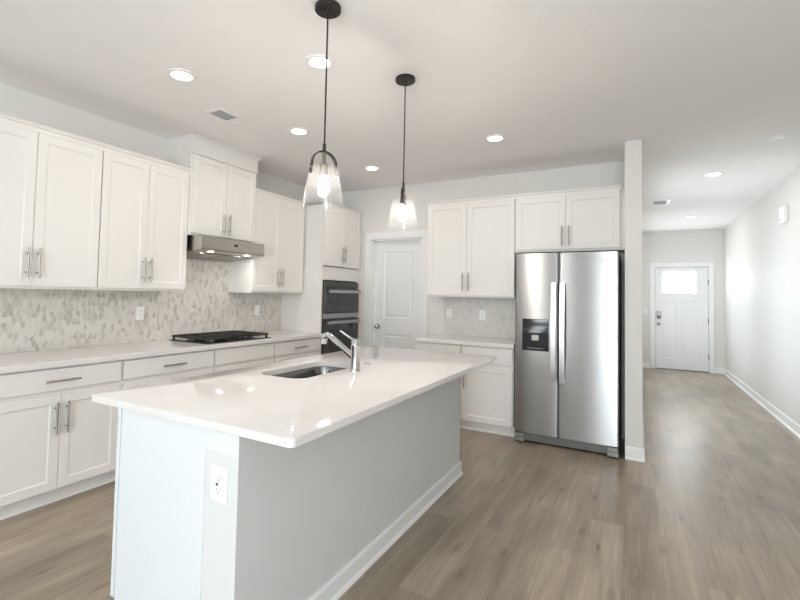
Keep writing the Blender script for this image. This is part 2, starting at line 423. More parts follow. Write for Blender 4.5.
for i, (a, b, z0, z1) in enumerate(REAR_WINDOWS): window(i+1, a, b, z0, z1)

# baseboards
def base_prof(h=.105, d=.014, shoe=.016):
    return [(0, 0), (d+shoe, 0), (d+shoe-.003, .011), (d+.001, .02), (d, h-.012), (d-.006, h), (0, h)]
def baseboard_x(name, x, y0, y1, sgn):          # along Y on a wall at x, protruding by sgn
    m = MB(); m.prism([(x + sgn*a, z) for a, z in base_prof()], 'y', y0, y1); return struct(name, m, M_TRIM)
def baseboard_y(name, y, x0, x1, sgn):
    m = MB(); m.prism([(y + sgn*a, z) for a, z in base_prof()], 'x', x0, x1); return struct(name, m, M_TRIM)
baseboard_x('baseboard_right', XR, YR, YF, -1)
m = MB().prism([(YF - a, z) for a, z in base_prof()], 'x', PX1, 4.062).prism([(YF - a, z) for a, z in base_prof()], 'x', 5.124, XR-.012)
struct('baseboard_end', m, M_TRIM)
m = MB(); P = base_prof(d=.012, shoe=.010)
m.prism([(PX1 + a, z) for a, z in P], 'y', PY0, YF-.012)
m.prism([(PY0 - a, z) for a, z in P], 'x', PX0, PX1+.014)
struct('baseboard_partition', m, M_TRIM)
baseboard_x('baseboard_left', 0, YR, 1.0, 1)
baseboard_y('baseboard_rear', YR, .02, XR-.02, 1)
baseboard_y('baseboard_back', B, DX1+.10, 1.733, -1)

# pantry door
d1 = sempty('door_1', ((DX0+DX1)/2, B, 0)); hw = (DX1-DX0)/2
cw = .097
c = MB().box(-hw-cw, -hw-.004, -.019, 0, 0, DZ+.004, .004).box(hw+.004, hw+cw, -.019, 0, 0, DZ+.004, .004).box(-hw-cw, hw+cw, -.0195, 0, DZ+.004, DZ+cw, .004)
c.build('casing', M_TRIM, d1)
MB().box(-hw, -hw+.016, 0, T, 0, DZ).box(hw-.016, hw, 0, T, 0, DZ).box(-hw, hw, 0, T, DZ-.016, DZ).build('jamb', M_TRIM, d1)
def panel_slab(x0, x1, y0, y1, z0, z1, panels, depth=.007, bead=.012):
    """a door slab with recessed-and-raised panels on its front (y0) face"""
    m = MB(); m.box(x0, x1, y0+.012, y1, z0, z1)
    zs = sorted({z0, z1, *[p[2] for p in panels], *[p[3] for p in panels]})
    for za, zb in zip(zs, zs[1:]):
        ps = sorted([p for p in panels if p[2] <= za+1e-6 and p[3] >= zb-1e-6])
        xc = x0
        for p in ps:
            if p[0] > xc: m.box(xc, p[0], y0, y0+.0125, za, zb)
            xc = p[1]
        if xc < x1: m.box(xc, x1, y0, y0+.0125, za, zb)
    for p in panels:        # sloped moulding and raised field
        k = len(p) > 4 and p[4]
        a = .03 if not k else .006
        lo = [(p[0], p[2]), (p[1], p[2]), (p[1], p[3]), (p[0], p[3])]
        q = [(p[0]+a, p[2]+a), (p[1]-a, p[2]+a), (p[1]-a, p[3]-a), (p[0]+a, p[3]-a)]
        q2 = [(p[0]+a+.014, p[2]+a+.014), (p[1]-a-.014, p[2]+a+.014), (p[1]-a-.014, p[3]-a-.014), (p[0]+a+.014, p[3]-a-.014)]
        V = lambda pt, y: m.bm.verts.new((pt[0], y, pt[1]))
        r1 = [V(x, y0+.001) for x in lo]; r2 = [V(x, y0+.011) for x in q]
        for i in range(4): m.bm.faces.new((r1[i], r1[(i+1) % 4], r2[(i+1) % 4], r2[i]))
        if not k:
            r3 = [V(x, y0+.003) for x in q2]
            for i in range(4): m.bm.faces.new((r2[i], r2[(i+1) % 4], r3[(i+1) % 4], r3[i]))
            m.bm.faces.new(r3)
        else: m.bm.faces.new(r2)
    return m
sx = hw-.019
panel_slab(-sx, sx, .07, .105, .012, DZ-.02, [(-.215, .215, 1.07, 1.945), (-.215, .215, .20, .87)]).build('door_slab', M_DOORW, d1)
k = MB().cyl((-.285, .07, .955), (-.285, .062, .955), .031, n=28).cyl((-.285, .063, .955), (-.285, .035, .955), .012)
k.sphere((-.285, .02, .955), .028, 1, .75, 1); k.build('door_knob', M_CHROME, d1)
MB().box(-hw+.016, -hw+.03, .05, .07, 0, DZ-.016).box(hw-.03, hw-.016, .05, .07, 0, DZ-.016).box(-hw+.016, hw-.016, .05, .07, DZ-.03, DZ-.016).build('door_stop', M_TRIM, d1)

# front door at the end of the hall
d2 = sempty('door_2', ((EX0+EX1)/2, YF, 0)); hw = (EX1-EX0)/2
cw = .082
MB().box(-hw-cw, -hw+.004, -.018, 0, 0, EZ, .004).box(hw-.004, hw+cw, -.018, 0, 0, EZ, .004).box(-hw-cw, hw+cw, -.0185, 0, EZ, EZ+cw, .004).build('casing', M_TRIM, d2)
MB().box(-hw, -hw+.006, .0, T, 0, EZ).box(hw-.006, hw, .0, T, 0, EZ).box(-hw, hw, 0, T, EZ-.006, EZ).build('jamb', M_TRIM, d2)
sx = hw-.011
lx0, lx1, lz0, lz1 = 4.288-(EX0+EX1)/2, 4.856-(EX0+EX1)/2, 1.530, 1.965
ps = [(lx0-.005, (lx0+lx1)/2-.045, .22, 1.385, True), ((lx0+lx1)/2+.045, lx1+.005, .22, 1.385, True)]
panel_slab(-sx, sx, .004, .05, .012, EZ-.012, ps).build('door_slab', M_DOORW, d2)
MB().box(lx0, lx1, -.002, .006, lz0, lz1).build('door_lite', M_LITE, d2)
MB().box(lx0-.02, lx0, -.006, .006, lz0-.02, lz1+.02).box(lx1, lx1+.02, -.006, .006, lz0-.02, lz1+.02).box(lx0, lx1, -.006, .006, lz0-.02, lz0).box(lx0, lx1, -.006, .006, lz1, lz1+.02).build('lite_frame', M_DOORW, d2)
lk = MB().box(-sx+.025, -sx+.09, -.024, .004, 1.01, 1.15, .008).build('smart_lock', M_GREYP, d2)
MB().box(-sx+.032, -sx+.083, -.0265, -.02, 1.075, 1.143, .003).build('keypad', M_BLACKG, lk)
k = MB().cyl((-sx+.055, .004, .905), (-sx+.055, -.006, .905), .032, n=24).cyl((-sx+.055, -.004, .905), (-sx+.055, -.035, .905), .012).sphere((-sx+.055, -.045, .905), .027, 1, .7, 1)
k.build('door_knob', M_NICK, d2)
for z in (.30, 1.0, 1.75): MB().cyl((sx+.004, -.006, z-.05), (sx+.004, -.006, z+.05), .008, n=10).build('hinge', M_BLACKM, d2)
MB().box(-hw+.006, hw-.006, .0, .1, 0, .011).build('threshold', M_BLACKM, d2)

# unseen right-wall window behind the camera, added as ambient fill
r = sempty('window_4', (XR+T, (sw[0]+sw[1])/2, sw[2])); hw = (sw[1]-sw[0])/2; h = sw[3]-sw[2]
MB().box(-.07, 0, -hw, -hw+.05, 0, h).box(-.07, 0, hw-.05, hw, 0, h).box(-.07, 0, -hw, hw, 0, .05).box(-.07, 0, -hw, hw, h-.05, h).box(-.07, 0, -.03, .03, 0, h).build('window_frame', M_TRIM, r)
MB().box(-.036, -.03, -hw+.05, hw-.05, .05, h-.05).build('window_pane', M_PANE, r)
# unseen hall windows in the partition wall; the nearer is added for brightness
for i, (h0, h1, hz0, hz1, k) in enumerate(HALL_UNSEEN_WINDOWS):
    r = sempty('window_%d' % (5+i), (PX0, (h0+h1)/2, hz0)); hw = (h1-h0)/2; h = hz1-hz0
    MB().box(0, .03, -hw, -hw+.05, 0, h).box(0, .03, hw-.05, hw, 0, h).box(0, .03, -hw, hw, 0, .05).box(0, .03, -hw, hw, h-.05, h).box(0, .03, -.025, .025, 0, h).build('window_frame', M_TRIM, r)
    MB().box(.01, .016, -hw+.05, hw-.05, .05, h-.05).build('window_pane', M_PANE, r)

# ================================================================= CABINETS
# cabinet frame: x along the face, front of the carcass at y=0, doors in front (y<0), wall behind (y>0), z up from the floor
def shaker(x0, x1, z0, z1, y=-.0205, t=.019, rail=.058, rec=.0065):
    m = MB(); bv = .0015
    m.box(x0, x0+rail, y, y+t, z0, z1, bv, 1).box(x1-rail, x1, y, y+t, z0, z1, bv, 1)
    m.box(x0+rail-.001, x1-rail+.001, y+.0002, y+t, z0, z0+rail, bv, 1).box(x0+rail-.001, x1-rail+.001, y+.0002, y+t, z1-rail, z1, bv, 1)
    m.box(x0+rail-.002, x1-rail+.002, y+rec, y+t, z0+rail-.002, z1-rail+.002)
    # little sloping bead around the recessed panel
    a0, a1, c0, c1 = x0+rail, x1-rail, z0+rail, z1-rail
    V = lambda p, yy: m.bm.verts.new((p[0], yy, p[1])); k = .006
    r1 = [V(p, y+.0025) for p in ((a0, c0), (a1, c0), (a1, c1), (a0, c1))]
    r2 = [V(p, y+rec-.0005) for p in ((a0+k, c0+k), (a1-k, c0+k), (a1-k, c1-k), (a0+k, c1-k))]
    for i in range(4): m.bm.faces.new((r1[i], r1[(i+1) % 4], r2[(i+1) % 4], r2[i]))
    return m
def bar_pull(x, z, vertical, parent, y=-.0205, L=.20):
    m = MB(); yo = y-.030; r = .0062; c = L*.31
    if vertical:
        m.cyl((x, yo, z-L/2), (x, yo, z+L/2), r, n=14)
        for dz in (-c, c): m.cyl((x, y+.001, z+dz), (x, yo, z+dz), .005, n=10)
    else:
        m.cyl((x-L/2, yo, z), (x+L/2, yo, z), r, n=14)
        for dx in (-c, c): m.cyl((x+dx, y+.001, z), (x+dx, yo, z), .005, n=10)
    return m.build('handle', M_NICK, parent)
def crown(w, z, depth, parent, l_ret=0.0, r_ret=0.0, h=.055, out=.042):
    # profile in (y,z): springs from the cabinet top front edge outward
    prof = [(0.0, z-h), (-.022, z-h), (-.0235, z-h+.004), (-.0235, z-.026), (-.034, z-.019), (-.034, z-.011), (-out, z-.008), (-out, z), (0.0, z)]
    m = MB(); m.prism(prof, 'x', -w/2-(out if l_ret else 0), w/2+(out if r_ret else 0))
    return m.build('crown_moulding', M_CAB, parent)
UZ0, UZ1, DZ0, DZ1, CRZ = 1.366, 2.43, 1.384, 2.408, 2.460
def upper(label, loc, rz, w, depth, seams=(0,), hz=1.537, z0=UZ0, dz0=DZ0, group=None, dz1=DZ1, top=UZ1, hl=.20, crown_on=True, ends=.004):
    t = thing('upper_cabinet', label, 'cabinet', loc, rz, group)
    MB().box(-w/2+.0006, w/2-.0006, 0, depth-.001, z0-loc[2], top-loc[2], .001, 1).build('body', M_CAB, t)
    o = -loc[2]; xs = [-w/2+ends, *seams, w/2-ends]
    for i in range(len(xs)-1):
        a = xs[i] + (.0016 if i else 0); b = xs[i+1] - (.0016 if i < len(xs)-2 else 0)
        d = shaker(a, b, dz0+o, dz1+o).build('door', M_CAB, t)
        hx = b-.030 if i == 0 else a+.030
        bar_pull(hx, hz+o, True, d, L=hl)
    if crown_on: crown(w-.0012, CRZ+o, depth, t)
    return t
XU = .354; UD = XU-.0205       # carcass depth
RL = PI/2
yA0, yA, yB, yH = 1.060, 1.902, 2.658, 3.455
yC = 4.278
upper('white two-door upper cabinet nearest the camera, cut by the left edge of the photo', (UD, (yA0+yA)/2, UZ0), RL, yA-yA0, UD, (1.478-(yA0+yA)/2,), group='upper cabinets on the left wall')
upper('white two-door upper cabinet immediately left of the range hood', (UD, (yA+yB)/2, UZ0), RL, yB-yA, UD, (2.278-(yA+yB)/2,), group='upper cabinets on the left wall')
upper('white two-door upper cabinet between the range hood and the tall oven cabinet', (UD, (yH+yC)/2, UZ0), RL, yC-yH, UD, (3.862-(yH+yC)/2,), group='upper cabinets on the left wall')
# hood cabinet: deeper, taller, boxed to the ceiling
HD = .362
w = yH-yB
t = upper('short two-door upper cabinet above the range hood, boxed up to the ceiling', (HD, (yB+yH)/2, 1.872), RL, w, HD, (0,), hz=2.013, z0=1.872, dz0=1.892, dz1=2.604, top=2.608, crown_on=False, ends=.022, group='upper cabinets on the left wall')
MB().box(-w/2+.0006, w/2-.0006, -.0205, HD-.001, 2.6085-1.872, ZC-.002-1.872).build('fascia', M_CAB, t)
o = -1.872
prof = [(-.0207, ZC-.036+o), (-.026, ZC-.036+o), (-.030, ZC-.022+o), (-.046, ZC-.012+o), (-.048, ZC-.002+o), (-.0207, ZC-.002+o)]
MB().prism(prof, 'x', -w/2+.001, w/2+.022).build('crown_moulding', M_CAB, t)
# back wall uppers
xD0, xDm, xD, xE = 1.720, 2.188, 2.715, 3.705
upper('tall two-door white upper cabinet on the back wall, left of the fridge', ((xD0+xD)/2, B-UD, UZ0), 0, xD-xD0, UD, (xDm-(xD0+xD)/2,), group='upper cabinets on the back wall')
t = upper('short two-door white cabinet above the stainless fridge', ((xD+xE)/2, B-UD, 1.845), 0, xE-xD, UD, (3.211-(xD+xE)/2,), hz=1.998, z0=1.845, dz0=1.866, ends=.012, group='upper cabinets on the back wall')
MB().box((xE-xD)/2-.0006, (xE-xD)/2+.030, -.019, .0, 0, UZ1-1.845).build('filler_strip', M_CAB, t)

# base cabinets
CT0, CT1 = .875, .913
FX = .630                    # door face plane
BD = FX-.0205                # carcass depth
def base(label, loc, rz, w, kind, group, toe_ends=(0, 0), dz=(.727, .862), door_z=(.106, .700), pull=True, hside=1):
    t = thing('base_cabinet', label, 'cabinet', loc, rz, group)
    MB().box(-w/2+.0006, w/2-.0006, 0, BD-.001, .10, CT0-.001, .001, 1).build('body', M_CAB, t)
    tk = MB().box(-w/2+.0006, w/2-.0006, .062, BD-.001, .0, .099).prism([(.062, 0), (.046, 0), (.047, .010), (.052, .016), (.062, .019)], 'x', -w/2+.0006, w/2-.0006)
    tk.build('toe_kick', M_CAB, t)
    d = MB().box(-w/2+.011, w/2-.011, -.0205, -.0015, dz[0], dz[1], .0018, 1).build('drawer_front', M_CAB, t)
    if pull: bar_pull(0, sum(dz)/2-.004, False, d)
    if kind == 2:
        for a, b, hx in ((-w/2+.011, -.0018, -.032), (.0018, w/2-.011, .032)):
            o = shaker(a, b, *door_z).build('door', M_CAB, t); bar_pull(hx, .555, True, o)
    elif kind == 1:
        o = shaker(-w/2+.011, w/2-.011, *door_z).build('door', M_CAB, t)
        bar_pull((w/2-.042)*hside, .535, True, o)
    elif kind == 3:
        a = (door_z[0]+door_z[1])/2
        for z0, z1 in ((door_z[0], a-.006), (a+.006, door_z[1])):
            o = MB().box(-w/2+.011, w/2-.011, -.0205, -.0015, z0, z1, .0018, 1).build('drawer_front', M_CAB, t)
            bar_pull(0, (z0+z1)/2, False, o)
    return t
ys = [1.166, 1.954, 2.766, 3.519, 4.297]
gL = 'base cabinets along the left wall'
base('white base cabinet nearest the camera on the left run, one drawer over two doors', (BD, (ys[0]+ys[1])/2, 0), RL, ys[1]-ys[0], 2, gL)
base('white base cabinet left of the cooktop with a drawer pull above the island corner', (BD, (ys[1]+ys[2])/2, 0), RL, ys[2]-ys[1], 2, gL)
base('white base cabinet under the cooktop with a plain false drawer front', (BD, (ys[2]+ys[3])/2, 0), RL, ys[3]-ys[2], 2, gL, pull=False)
base('white drawer base cabinet right of the cooktop against the tall oven cabinet', (BD, (ys[3]+ys[4])/2, 0), RL, ys[4]-ys[3], 3, gL)
xF = [1.738, 2.240, 2.776]
gB = 'base cabinets on the back wall'
base('white single-drawer base cabinet on the back wall beside the pantry door', ((xF[0]+xF[1])/2, B-BD, 0), 0, xF[1]-xF[0], 1, gB, dz=(.700, .862), door_z=(.106, .672), hside=1)
base('white base cabinet against the left side of the fridge, drawer over one door', ((xF[1]+xF[2])/2, B-BD, 0), 0, xF[2]-xF[1], 1, gB, dz=(.700, .862), door_z=(.106, .672), hside=-1)

# countertops on the walls
def slab(name, x0, x1, y0, y1, z0=CT0, z1=CT1):
    return MB().box(x0, x1, y0, y1, z0, z1, .003, 2).build(name, M_QUARTZ, None)
tag(slab('countertop', .0005, .648, 1.150, 4.296), 'long white quartz worktop along the left wall under the cooktop', 'countertop')
tag(slab('countertop', 1.728, 2.782, B-.648, B-.0005), 'short white quartz worktop on the back wall left of the fridge', 'countertop')
# backsplashes
m = MB().box(.0005, .009, 1.150, yB, CT1+.0005, UZ0-.001).box(.0005, .009, yB, yH, CT1+.0005, 1.71).box(.0005, .009, yH, 4.296, CT1+.0005, UZ0-.001)
tag(m.build('tile_backsplash', M_TILE_L), 'marble leaf mosaic backsplash behind the cooktop on the left wall', 'backsplash')
m = MB().box(1.80, 2.776, B-.009, B-.0005, CT1+.0005, UZ0-.001)
tag(m.build('tile_backsplash', M_TILE_B), 'pale marble mosaic backsplash on the back wall left of the fridge', 'backsplash')

# tall oven cabinet
OY0, OY1 = 4.299, 5.112
ow = OY1-OY0; om = (OY0+OY1)/2
t = thing('oven_cabinet', 'tall white cabinet housing the black double oven beside the pantry door', 'cabinet', (BD, om, 0), RL)
b = MB().box(-ow/2, -ow/2+.019, 0, BD-.001, .10, UZ1).box(ow/2-.019, ow/2, 0, BD-.001, .10, UZ1).box(-ow/2+.019, ow/2-.019, BD-.02, BD-.001, .10, UZ1)
b.box(-ow/2+.019, ow/2-.019, 0, BD-.02, UZ1-.019, UZ1).box(-ow/2+.019, ow/2-.019, 0, BD-.02, 1.540, 1.70).box(-ow/2+.019, ow/2-.019, 0, BD-.02, .10, .395)
b.box(-ow/2+.019, -ow/2+.027, 0, .02, .395, 1.54).box(ow/2-.027, ow/2-.019, 0, .02, .395, 1.54)
b.build('body', M_CAB, t)
for a, bb, hx in ((-ow/2+.006, -.0018, -.030), (.0018, ow/2-.006, .030)):
    o = shaker(a, bb, 1.708, 2.405).build('door', M_CAB, t); bar_pull(hx, 1.862, True, o)
o = MB().box(-ow/2+.006, ow/2-.006, -.0205, -.0015, .115, .375, .0018, 1).build('drawer_front', M_CAB, t); bar_pull(0, .245, False, o)
MB().box(-ow/2, ow/2, .062, BD-.001, 0, .099).build('toe_kick', M_TRIM, t)
crown(ow, CRZ, BD, t)
MB().box(ow/2+.0005, ow/2+.062, .01, .03, 0.0, UZ1).build('filler_strip', M_CAB, t)
# double oven
W2 = .372
t = thing('double_wall_oven', 'black glass double wall oven with steel bar handles', 'oven', (BD, om, .398), RL)
z = lambda v: v-.398
MB().box(-W2+.022, W2-.022, .001, .54, z(.400), z(1.536), .002, 1).build('oven_body', M_BLACKP, t)
MB().box(-W2, W2, -.022, .0, z(1.452), z(1.522), .003).build('control_panel', M_OVENG, t)
MB().box(-.07, .07, -.0226, -.02, z(1.475), z(1.502)).build('display', M_BLACKG, t)
def oven_door(z0, z1, hz):
    d = MB().box(-W2, W2, -.034, -.001, z(z0), z(z1), .004).build('oven_door', M_OVENG, t)
    MB().box(-W2+.10, W2-.10, -.0346, -.033, z(z0)+.09, z(z1)-.13, .003).build('window', M_BLACKG, d)
    hh = MB().box(-W2+.025, W2-.025, -.083, -.066, z(hz)-.019, z(hz)+.019, .006)
    for x in (-W2+.06, W2-.06): hh.box(x-.012, x+.012, -.07, -.033, z(hz)-.010, z(hz)+.010)
    hh.build('handle', M_STEEL, d)
    return d
oven_door(1.142, 1.447, 1.403)
MB().box(-W2, W2, -.030, -.001, z(1.078), z(1.138), .003).build('trim_strip', M_STEEL, t)
d = oven_door(.410, 1.073, 1.033)
MB().cyl((.19, -.0336, z(.965)), (.19, -.0365, z(.965)), .019, n=20).build('badge', M_BLACKP, d)

# range hood
hy0, hy1 = 2.686, 3.453
hw = (hy1-hy0)/2; hm = (hy0+hy1)/2
t = thing('range_hood', 'slim stainless under-cabinet range hood above the cooktop', 'range hood', (0, hm, 1.68), RL)
# local: x along wall, y: into wall is +; wall at y=0, front at y=-.50
zz = lambda v: v-1.68
ft, fb = 1.858, 1.752
m = MB()
body = [(-.0105, zz(1.868)), (-.50, zz(1.864)), (-.508, zz(1.858)), (-.508, zz(fb)), (-.500, zz(fb-.010)), (-.0105, zz(1.692))]
m.prism(body, 'x', -hw, hw)
m.build('canopy', M_HOOD, t)
sl = (fb-.010-1.692)/(.500-.0105)
def under(y): return zz(1.692) + sl*(-y-.0105)
def uplate(name, x0, x1, y0, y1, th, mm, parent=t):
    p = [(y0, under(y0)-.0005), (y1, under(y1)-.0005), (y1, under(y1)-th), (y0, under(y0)-th)]
    return MB().prism(p, 'x', x0, x1).build(name, mm, parent)
for a, b in ((-hw+.05, -.008), (.008, hw-.05)):
    f = uplate('grease_filter', a, b, -.36, -.06, .006, M_NICK)
for x in (-.22, .22):
    l = MB().cyl((x, -.43, under(-.43)+.002), (x, -.43, under(-.43)-.004), .026, n=24).build('hood_light', M_LED, t)
    area_light('hood_lamp', (x, -.43, under(-.43)-.008), (0, 0, -1), .05, .05, P_HOOD, C_WARM, 'DISK', parent=t)
MB().box(-.012, .030, -.5095, -.507, zz(1.800), zz(1.822)).build('badge', M_BLACKP, t)
for x in (.05, .068, .086): MB().cyl((x, -.507, zz(1.775)), (x, -.510, zz(1.775)), .005, n=12).build('button', M_NICK, t)

# gas cooktop
cy0, cy1 = 2.715, 3.490
cm, ch = (cy0+cy1)/2, (cy1-cy0)/2
t = thing('gas_cooktop', 'black gas cooktop with cast iron grates set in the left worktop', 'cooktop', (.335, cm, CT1), RL)
MB().box(-ch, ch, -.262, .255, .0005, .011, .004).build('cooktop_plate', M_BLACKG, t)
third = 2*(ch-.012)/3
def grate(x0, x1, y0, y1, zt=.052):
    m = MB(); b = .0065
    for y in (y0, y1, (y0+y1)/2): m.box(x0, x1, y-b, y+b, zt-.020, zt, .002, 1)
    for x in (x0+b, x1-b, x0+(x1-x0)/3, x0+2*(x1-x0)/3): m.box(x-b, x+b, y0, y1, zt-.0195, zt-.0005, .002, 1)
    for y in (y0*.5+y1*.5-.115, y0*.5+y1*.5+.115): m.box((x0+x1)/2-.045, (x0+x1)/2+.045, y-b*.8, y+b*.8, zt-.013, zt+.004)
    for x in (x0+.012, x1-.012):
        for y in (y0+.008, y1-.008): m.box(x-.008, x+.008, y-.008, y+.008, .0112, zt-.012)
    return m
for i in range(3):
    x0 = -ch+.012+i*third+.002
    grate(x0, x0+third-.004, -.170 if i == 1 else -.235, .235).build('grate', M_IRON, t)
for (x, y, r) in ((-.25, -.12, .04), (-.25, .13, .034), (0, .05, .05), (.25, -.12, .034), (.25, .13, .04)):
    bn = MB().cyl((x, y, .0112), (x, y, .020), r, r*.92, n=24).build('burner', M_GREYP, t)
    MB().cyl((x, y, .0205), (x, y, .027), r*.72, n=24).build('burner_cap', M_IRON, bn)
for x in (-.10, -.05, 0, .05, .10):
    MB().cyl((x, -.225, .0112), (x, -.225, .034), .017, .014, n=18).build('knob', M_BLACKP, t)

# ================================================================= ISLAND
IX0, IX1, IY0, IY1 = 1.741, 2.885, 1.131, 3.558
BX0, BXK, BX1, BY0, BY1 = 1.917, 2.464, 2.628, 1.152, 3.436
t = thing('kitchen_island', 'white panelled kitchen island base with a pale drywall back and baseboard', 'island', ((BX0+BX1)/2, (BY0+BY1)/2, 0))
ox, oy = (BX0+BX1)/2, (BY0+BY1)/2
bx = lambda m_, x0, x1, y0, y1, z0, z1, bev=0: m_.box(x0-ox, x1-ox, y0-oy, y1-oy, z0, z1, bev, 1)
ITOP = .882
# carcass is hollow where the sink hangs
m = MB()
bx(m, BX0+.021, BX0+.04, BY0+.02, 1.86, .10, ITOP); bx(m, BX0+.021, BX0+.04, 2.618, BY1-.02, .10, ITOP); bx(m, BX0+.021, BX0+.04, 1.86, 2.618, .10, .66); bx(m, BXK-.02, BXK, BY0+.02, BY1-.02, .10, ITOP)
bx(m, BX0+.04, BXK-.02, BY0+.02, BY1-.02, .10, .12)
for y in (1.86, 2.60): bx(m, BX0+.04, BXK-.02, y, y+.018, .12, ITOP)
m.build('body', M_CAB, t)
m = MB(); bx(m, BX0+.032, BXK, BY0, BY0+.02, 0, ITOP, .0015); bx(m, BX0+.002, BX0+.023, BY0+.001, BY0+.03, .1, ITOP, .0015); bx(m, BX0+.02, BX0+.034, BY0+.016, BY0+.0205, .0, ITOP)
m.build('end_panel', M_ISL, t)
m = MB(); bx(m, BX0+.026, BXK, BY1-.02, BY1, 0, ITOP, .0015); m.build('end_panel', M_ISL, t)
m = MB(); bx(m, BXK+.0003, BX1, BY0+.004, BY1, 0, ITOP, .001); m.build('back_wall', M_KNEE, t)
m = MB()
bx(m, BXK+.0003, BX1+.004, BY0-.001, BY0+.0038, .802, ITOP, .001); m.build('support_board', M_ISL, t)
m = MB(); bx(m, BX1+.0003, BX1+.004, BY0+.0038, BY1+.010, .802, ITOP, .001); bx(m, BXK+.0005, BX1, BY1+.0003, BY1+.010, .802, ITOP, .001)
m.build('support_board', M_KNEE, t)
m = MB(); P = base_prof(h=.095, d=.013, shoe=.014)
m.prism([(BX1+.0003-ox+a, zq) for a, zq in P], 'y', BY0-.006-oy, BY1+.013-oy)
m.prism([(BY1+.0003-oy+a, zq) for a, zq in P], 'x', BXK-ox, BX1+.013-ox)
m.prism([(BY0+.0037-oy-a, zq) for a, zq in P], 'x', BXK+.0005-ox, BX1+.013-ox)
m.build('baseboard', M_TRIM, t)
m = MB(); bx(m, BX0+.085, BX0+.10, BY0+.03, BY1-.02, 0, .099); m.build('toe_kick', M_TRIM, t)
# doors on the working side (facing the left wall)
iw = (BY1-BY0-.06)/5
for i in range(5):
    y0 = BY0+.03+i*iw
    h = bpy.data.objects.new('door', None)
    d = shaker(-iw/2+.002, iw/2-.002, .112, .70, y=-.019)
    bmesh.ops.rotate(d.bm, verts=d.bm.verts, cent=(0, 0, 0), matrix=Matrix.Rotation(-PI/2, 3, 'Z'))
    bmesh.ops.translate(d.bm, verts=d.bm.verts, vec=(BX0+.020-ox, y0+iw/2-oy, 0))
    dd = d.build('door', M_CAB, t)
    hm_ = MB(); hy = y0+iw/2-oy + (iw/2-.035)*(1 if i % 2 == 0 else -1); hx = BX0-.030-ox
    hm_.cyl((hx, hy, .46), (hx, hy, .66), .0062, n=12)
    for q in (.50, .62): hm_.cyl((hx, hy, q), (BX0+.003-ox, hy, q), .005, n=8)
    hm_.build('handle', M_NICK, dd)
    m = MB(); m.box(BX0+.001-ox, BX0+.02-ox, y0+.002-oy, y0+iw-.002-oy, .71, .866, .0015, 1); m.build('drawer_front', M_CAB, t)
    bpy.data.objects.remove(h)

# island worktop with a rounded sink cut-out
def rounded(x0, x1, y0, y1, r, n=10):
    pts = []
    for cx_, cy_, a0 in ((x1-r, y1-r, 0), (x0+r, y1-r, 90), (x0+r, y0+r, 180), (x1-r, y0+r, 270)):
        for i in range(n+1):
            a = math.radians(a0+90*i/n); pts.append((cx_+r*math.cos(a), cy_+r*math.sin(a)))
    return pts
SK = (1.944, 2.268, 1.92, 2.53, .085)
def slab_with_hole(outer, inner, z0, z1, bev):
    """outer and inner have the same count of points; the top edge of the outer loop is eased"""
    m = MB(); n = len(outer)
    cxo = sum(p[0] for p in outer)/n; cyo = sum(p[1] for p in outer)/n
    def ring(pts, z, inset=0, c=None):
        out = []
        for i, p in enumerate(pts):
            a = Vector(pts[i-1]); b = Vector(pts[(i+1) % len(pts)]); tdir = (b-a).normalized(); nv = Vector((tdir.y, -tdir.x))
            out.append(m.bm.verts.new((p[0]-nv.x*inset, p[1]-nv.y*inset, z)))
        return out
    loops = [ring(outer, z0, bev*.3), ring(outer, z0+bev*.3, 0), ring(outer, z1-bev, 0), ring(outer, z1-bev*.3, bev*.3), ring(outer, z1, bev)]
    for a, b in zip(loops, loops[1:]):
        for i in range(n): m.bm.faces.new((a[i], a[(i+1) % n], b[(i+1) % n], b[i]))
    it, ib = ring(inner, z1), ring(inner, z0)
    for i in range(n):
        j = (i+1) % n
        m.bm.faces.new((loops[-1][i], loops[-1][j], it[j], it[i])); m.bm.faces.new((it[i], it[j], ib[j], ib[i])); m.bm.faces.new((ib[i], ib[j], loops[0][j], loops[0][i]))
    return m
ct = slab_with_hole(rounded(IX0, IX1, IY0, IY1, .022), rounded(*SK), .8825, .913, .004).build('island_countertop', M_QUARTZ, smooth=30)
tag(ct, 'white quartz island worktop with an overhang and a sink cut-out', 'countertop')
# sink: undermount bowl
x0, x1, y0, y1, rad = SK
cxs, cys = (x0+x1)/2, (y0+y1)/2
t = thing('undermount_sink', 'stainless steel undermount sink bowl in the island worktop', 'sink', (cxs, cys, .68))
m = MB(); loops = []
prof = [(.006, .8815, rad+.005), (.004, .8805, rad), (.003, .878, rad), (-.004, .735, rad-.01)]
for i in range(1, 9):
    a = PI/2*i/8; prof.append((-.004-.045*(1-math.cos(a)), .735-.045*math.sin(a), rad-.012-.004*i))
prof += [(-.13, .687, .03)]
for (g, zq, r) in prof:
    loops.append([m.bm.verts.new((p[0]-cxs, p[1]-cys, zq-.68)) for p in rounded(x0-g, x1+g, y0-g, y1+g, r)])
n = len(loops[0])
for a, b in zip(loops, loops[1:]):
    for i in range(n): m.bm.faces.new((a[i], a[(i+1) % n], b[(i+1) % n], b[i]))
m.bm.faces.new(loops[-1])
m.build('bowl', M_STEELD, t, smooth=50)
MB().cyl((0, 0, .007), (0, 0, .010), .045, n=28).cyl((0, 0, .010), (0, 0, .012), .03, .026, n=24).build('drain', M_CHROME, t)
